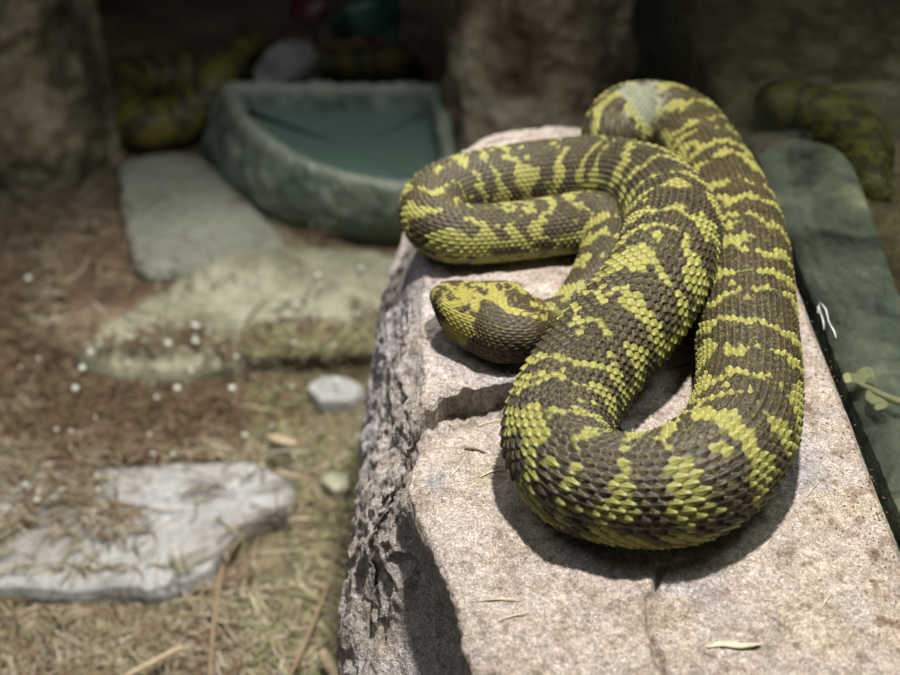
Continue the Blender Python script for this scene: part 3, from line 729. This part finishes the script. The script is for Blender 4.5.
# brown crumbs strewn along the pane side of the boulder
def crumbs():
    g = np.random.default_rng(11); Vs = []; Fs = []; b = 0
    th = np.linspace(0, math.pi, 6)[:, None]; pz = np.linspace(0, 2*math.pi, 8, endpoint=False)[None]
    U = np.stack([np.sin(th)*np.cos(pz), np.sin(th)*np.sin(pz), np.cos(th)+0*pz], -1).reshape(-1, 3); F = gridF(6, 8, wrap_m=True)
    for i in range(260):
        py = g.uniform(300, 675); ex = np.interp(py, [300, 355, 420, 470, 540, 675], [815, 838, 868, 882, 902, 960])
        px = ex-abs(g.normal(0, 26))-3
        if px > 905: continue
        p = on_rock(px, py)
        if p[0] > .263 or p[2] < -.012: continue
        V = U*(1+.3*g.normal(size=U.shape))*np.array([g.uniform(.6, 2.2), g.uniform(.5, 1.2), .5])*.0005
        a = g.uniform(0, 6.28); V = np.stack([V[:, 0]*math.cos(a)-V[:, 1]*math.sin(a), V[:, 0]*math.sin(a)+V[:, 1]*math.cos(a), V[:, 2]], 1)
        Vs.append(V+p+np.array([0, 0, .0004])); Fs.append(F+b); b += len(U)
    tag(mesh('soil_crumbs', np.vstack(Vs), np.vstack(Fs), redm), 'reddish brown soil crumbs along the glass side of the boulder', 'crumbs', kind='stuff')
crumbs()
ytw, nt, bs, out = mat('greenish_twig'); bs.inputs['Base Color'].default_value = (.52, .50, .26, 1); bs.inputs['Roughness'].default_value = .6
tw = empty('leafy_twig', tuple(at(880, 388, -.01)), 'pale yellow-green twig with small leaves lying beyond the glass', 'twig')
tube('stem', [at(x, y, -.008) for x, y in [(858, 384), (868, 388), (884, 396), (915, 408)]], [.0012, .0022, .0026, .0028], ytw, tw, 8, 40)
for q in [[(862, 385), (857, 380), (850, 378), (846, 383)], [(862, 386), (862, 377), (868, 372), (873, 378)], [(868, 390), (872, 398), (880, 404), (876, 410)]]:
    tube('leaf', [at(x, y, -.007) for x, y in q], [.001, .005, .006, .001], ytw, tw, 10, 30, .2)
rootm, nt, bs, out = mat('brown_root'); bs.inputs['Base Color'].default_value = (.30, .21, .13, 1); bs.inputs['Roughness'].default_value = .7
# twigs on the ground
def gtube(name, pl, r, mt, label, cat='twig', h=.02, **k):
    return tube(name, [at(x, y, GZ+h) for x, y in pl], [r*.6, r, r*.9, r*.5], mt, label=label, cat=cat, **k)
gtube('twig', [(208, 690), (212, 640), (218, 590), (226, 560), (244, 532)], .0026, rootm, 'long thin brown root running down beside the grey slab')
gtube('twig', [(118, 680), (150, 664), (176, 650), (190, 648)], .0032, wood, 'pale straight stick at the bottom edge left of the root', 'stick', .025)
gtube('twig', [(282, 690), (300, 655), (318, 610), (330, 580)], .0022, rootm, 'thin brown twig in the green moss near the boulder foot')
gtube('wood_chip', [(322, 650), (328, 662), (336, 680)], .006, wood, 'orange-brown wood chip at the bottom edge by the boulder', 'wood chip', .03, flat=.4)
gtube('wood_chip', [(268, 436), (285, 441), (298, 443)], .006, wood, 'orange-brown wood chip lying above the grey slab', 'wood chip', .022, flat=.4)
# pale glossy beads added as bright glints on the litter
def glint_beads():
    g = np.random.default_rng(5); Vs = []; Fs = []; b = 0
    th = np.linspace(0, math.pi, 8)[:, None]; pz = np.linspace(0, 2*math.pi, 10, endpoint=False)[None]
    U = np.stack([np.sin(th)*np.cos(pz), np.sin(th)*np.sin(pz), np.cos(th)+0*pz], -1).reshape(-1, 3); F = gridF(8, 10, wrap_m=True)
    L = [(195, 341), (82, 368), (75, 388), (177, 388), (150, 340), (130, 338), (168, 343), (90, 352), (318, 275), (361, 268), (196, 326), (337, 380), (28, 278), (232, 388), (245, 435), (243, 316), (110, 480), (98, 490)]
    L += [(g.uniform(20, 360), g.uniform(270, 500)) for _ in range(50)]
    for i, (px, py) in enumerate(L):
        r = .0042 if i < 14 else g.uniform(.0015, .003)
        p = at(px, py, GZ+.038); Vs.append(U*np.array([1, 1, .7])*r+p); Fs.append(F+b); b += len(U)
    m, nt, bs, out = mat('pale_glint'); bs.inputs['Base Color'].default_value = (.8, .8, .72, 1); bs.inputs['Roughness'].default_value = .12; bs.inputs['Specular IOR Level'].default_value = 1
    tag(mesh('pale_glint_beads', np.vstack(Vs), np.vstack(Fs), m), 'pale glossy beads added as bright glints over the ground litter', 'glint_beads', kind='stuff')
glint_beads()

# ------------------------------------------------------------------ light, camera
def spot(name, loc, target, power, size, blend, radius, color):
    l = bpy.data.lights.new(name, 'SPOT'); l.energy = power; l.spot_size = math.radians(size); l.spot_blend = blend; l.shadow_soft_size = radius; l.color = color
    o = bpy.data.objects.new(name, l); C.objects.link(o); o.location = loc
    o.rotation_euler = (Vector(target)-Vector(loc)).to_track_quat('-Z', 'Y').to_euler(); return o
spot('basking_lamp', (.14, .69, 1.0), (-.02, .60, 0), 64, 90, .9, .025, (1, .96, .90))
spot('left_ground_fill', (-.05, 1.40, .95), (-.46, .82, GZ), 50, 60, .9, .03, (1, .97, .90))  # added spot that brightens the left ground, no visible source
al = bpy.data.lights.new('overhead_fill', 'AREA'); al.shape = 'RECTANGLE'; al.size = .7; al.size_y = .5; al.energy = 2.5; al.color = (.92, .96, 1)  # added soft fill above the left ground, not a real fixture
ao = bpy.data.objects.new('overhead_fill', al); C.objects.link(ao); ao.location = (-.6, .75, 1.0); ao.rotation_euler = (0, 0, 0)
bl = bpy.data.lights.new('beyond_pane_fill', 'AREA'); bl.size = .35; bl.energy = 4.0; bl.color = (.98, 1, .94)  # added fill that brightens the stone and soil beyond the pane
bo = bpy.data.objects.new('beyond_pane_fill', bl); C.objects.link(bo); bo.location = (.62, .75, 1.1); bo.rotation_euler = (0, 0, 0)
w = bpy.data.worlds.new('World'); SC.world = w; w.use_nodes = True
w.node_tree.nodes['Background'].inputs[0].default_value = (.75, .85, .9, 1); w.node_tree.nodes['Background'].inputs[1].default_value = .03
cam = bpy.data.cameras.new('camera'); co = bpy.data.objects.new('camera', cam); C.objects.link(co); SC.camera = co
co.location = (0, 0, CAMZ); co.rotation_euler = (math.radians(90)-TH, 0, 0)
cam.sensor_width = 36; cam.lens = FP/900*36; cam.clip_start = .01
cam.dof.use_dof = True; cam.dof.focus_distance = .745; cam.dof.aperture_fstop = cam.lens/1000/.0102
GR = {'straw': 'loose straws on the boulder', 'flat_stone': 'flat stones on the ground', 'pebble': 'small pebbles', 'twig': 'small twigs', 'wood_chip': 'wood chips', 'snake': 'dim background snakes'}
for o in list(C.objects):
    k_ = o.name.split('.')[0]
    if o.parent is None and k_ in GR and 'kind' not in o: o['group'] = GR[k_]
SC.view_settings.view_transform = 'Standard'; SC.view_settings.look = 'None'; SC.view_settings.gamma = 1; SC.view_settings.exposure = .16
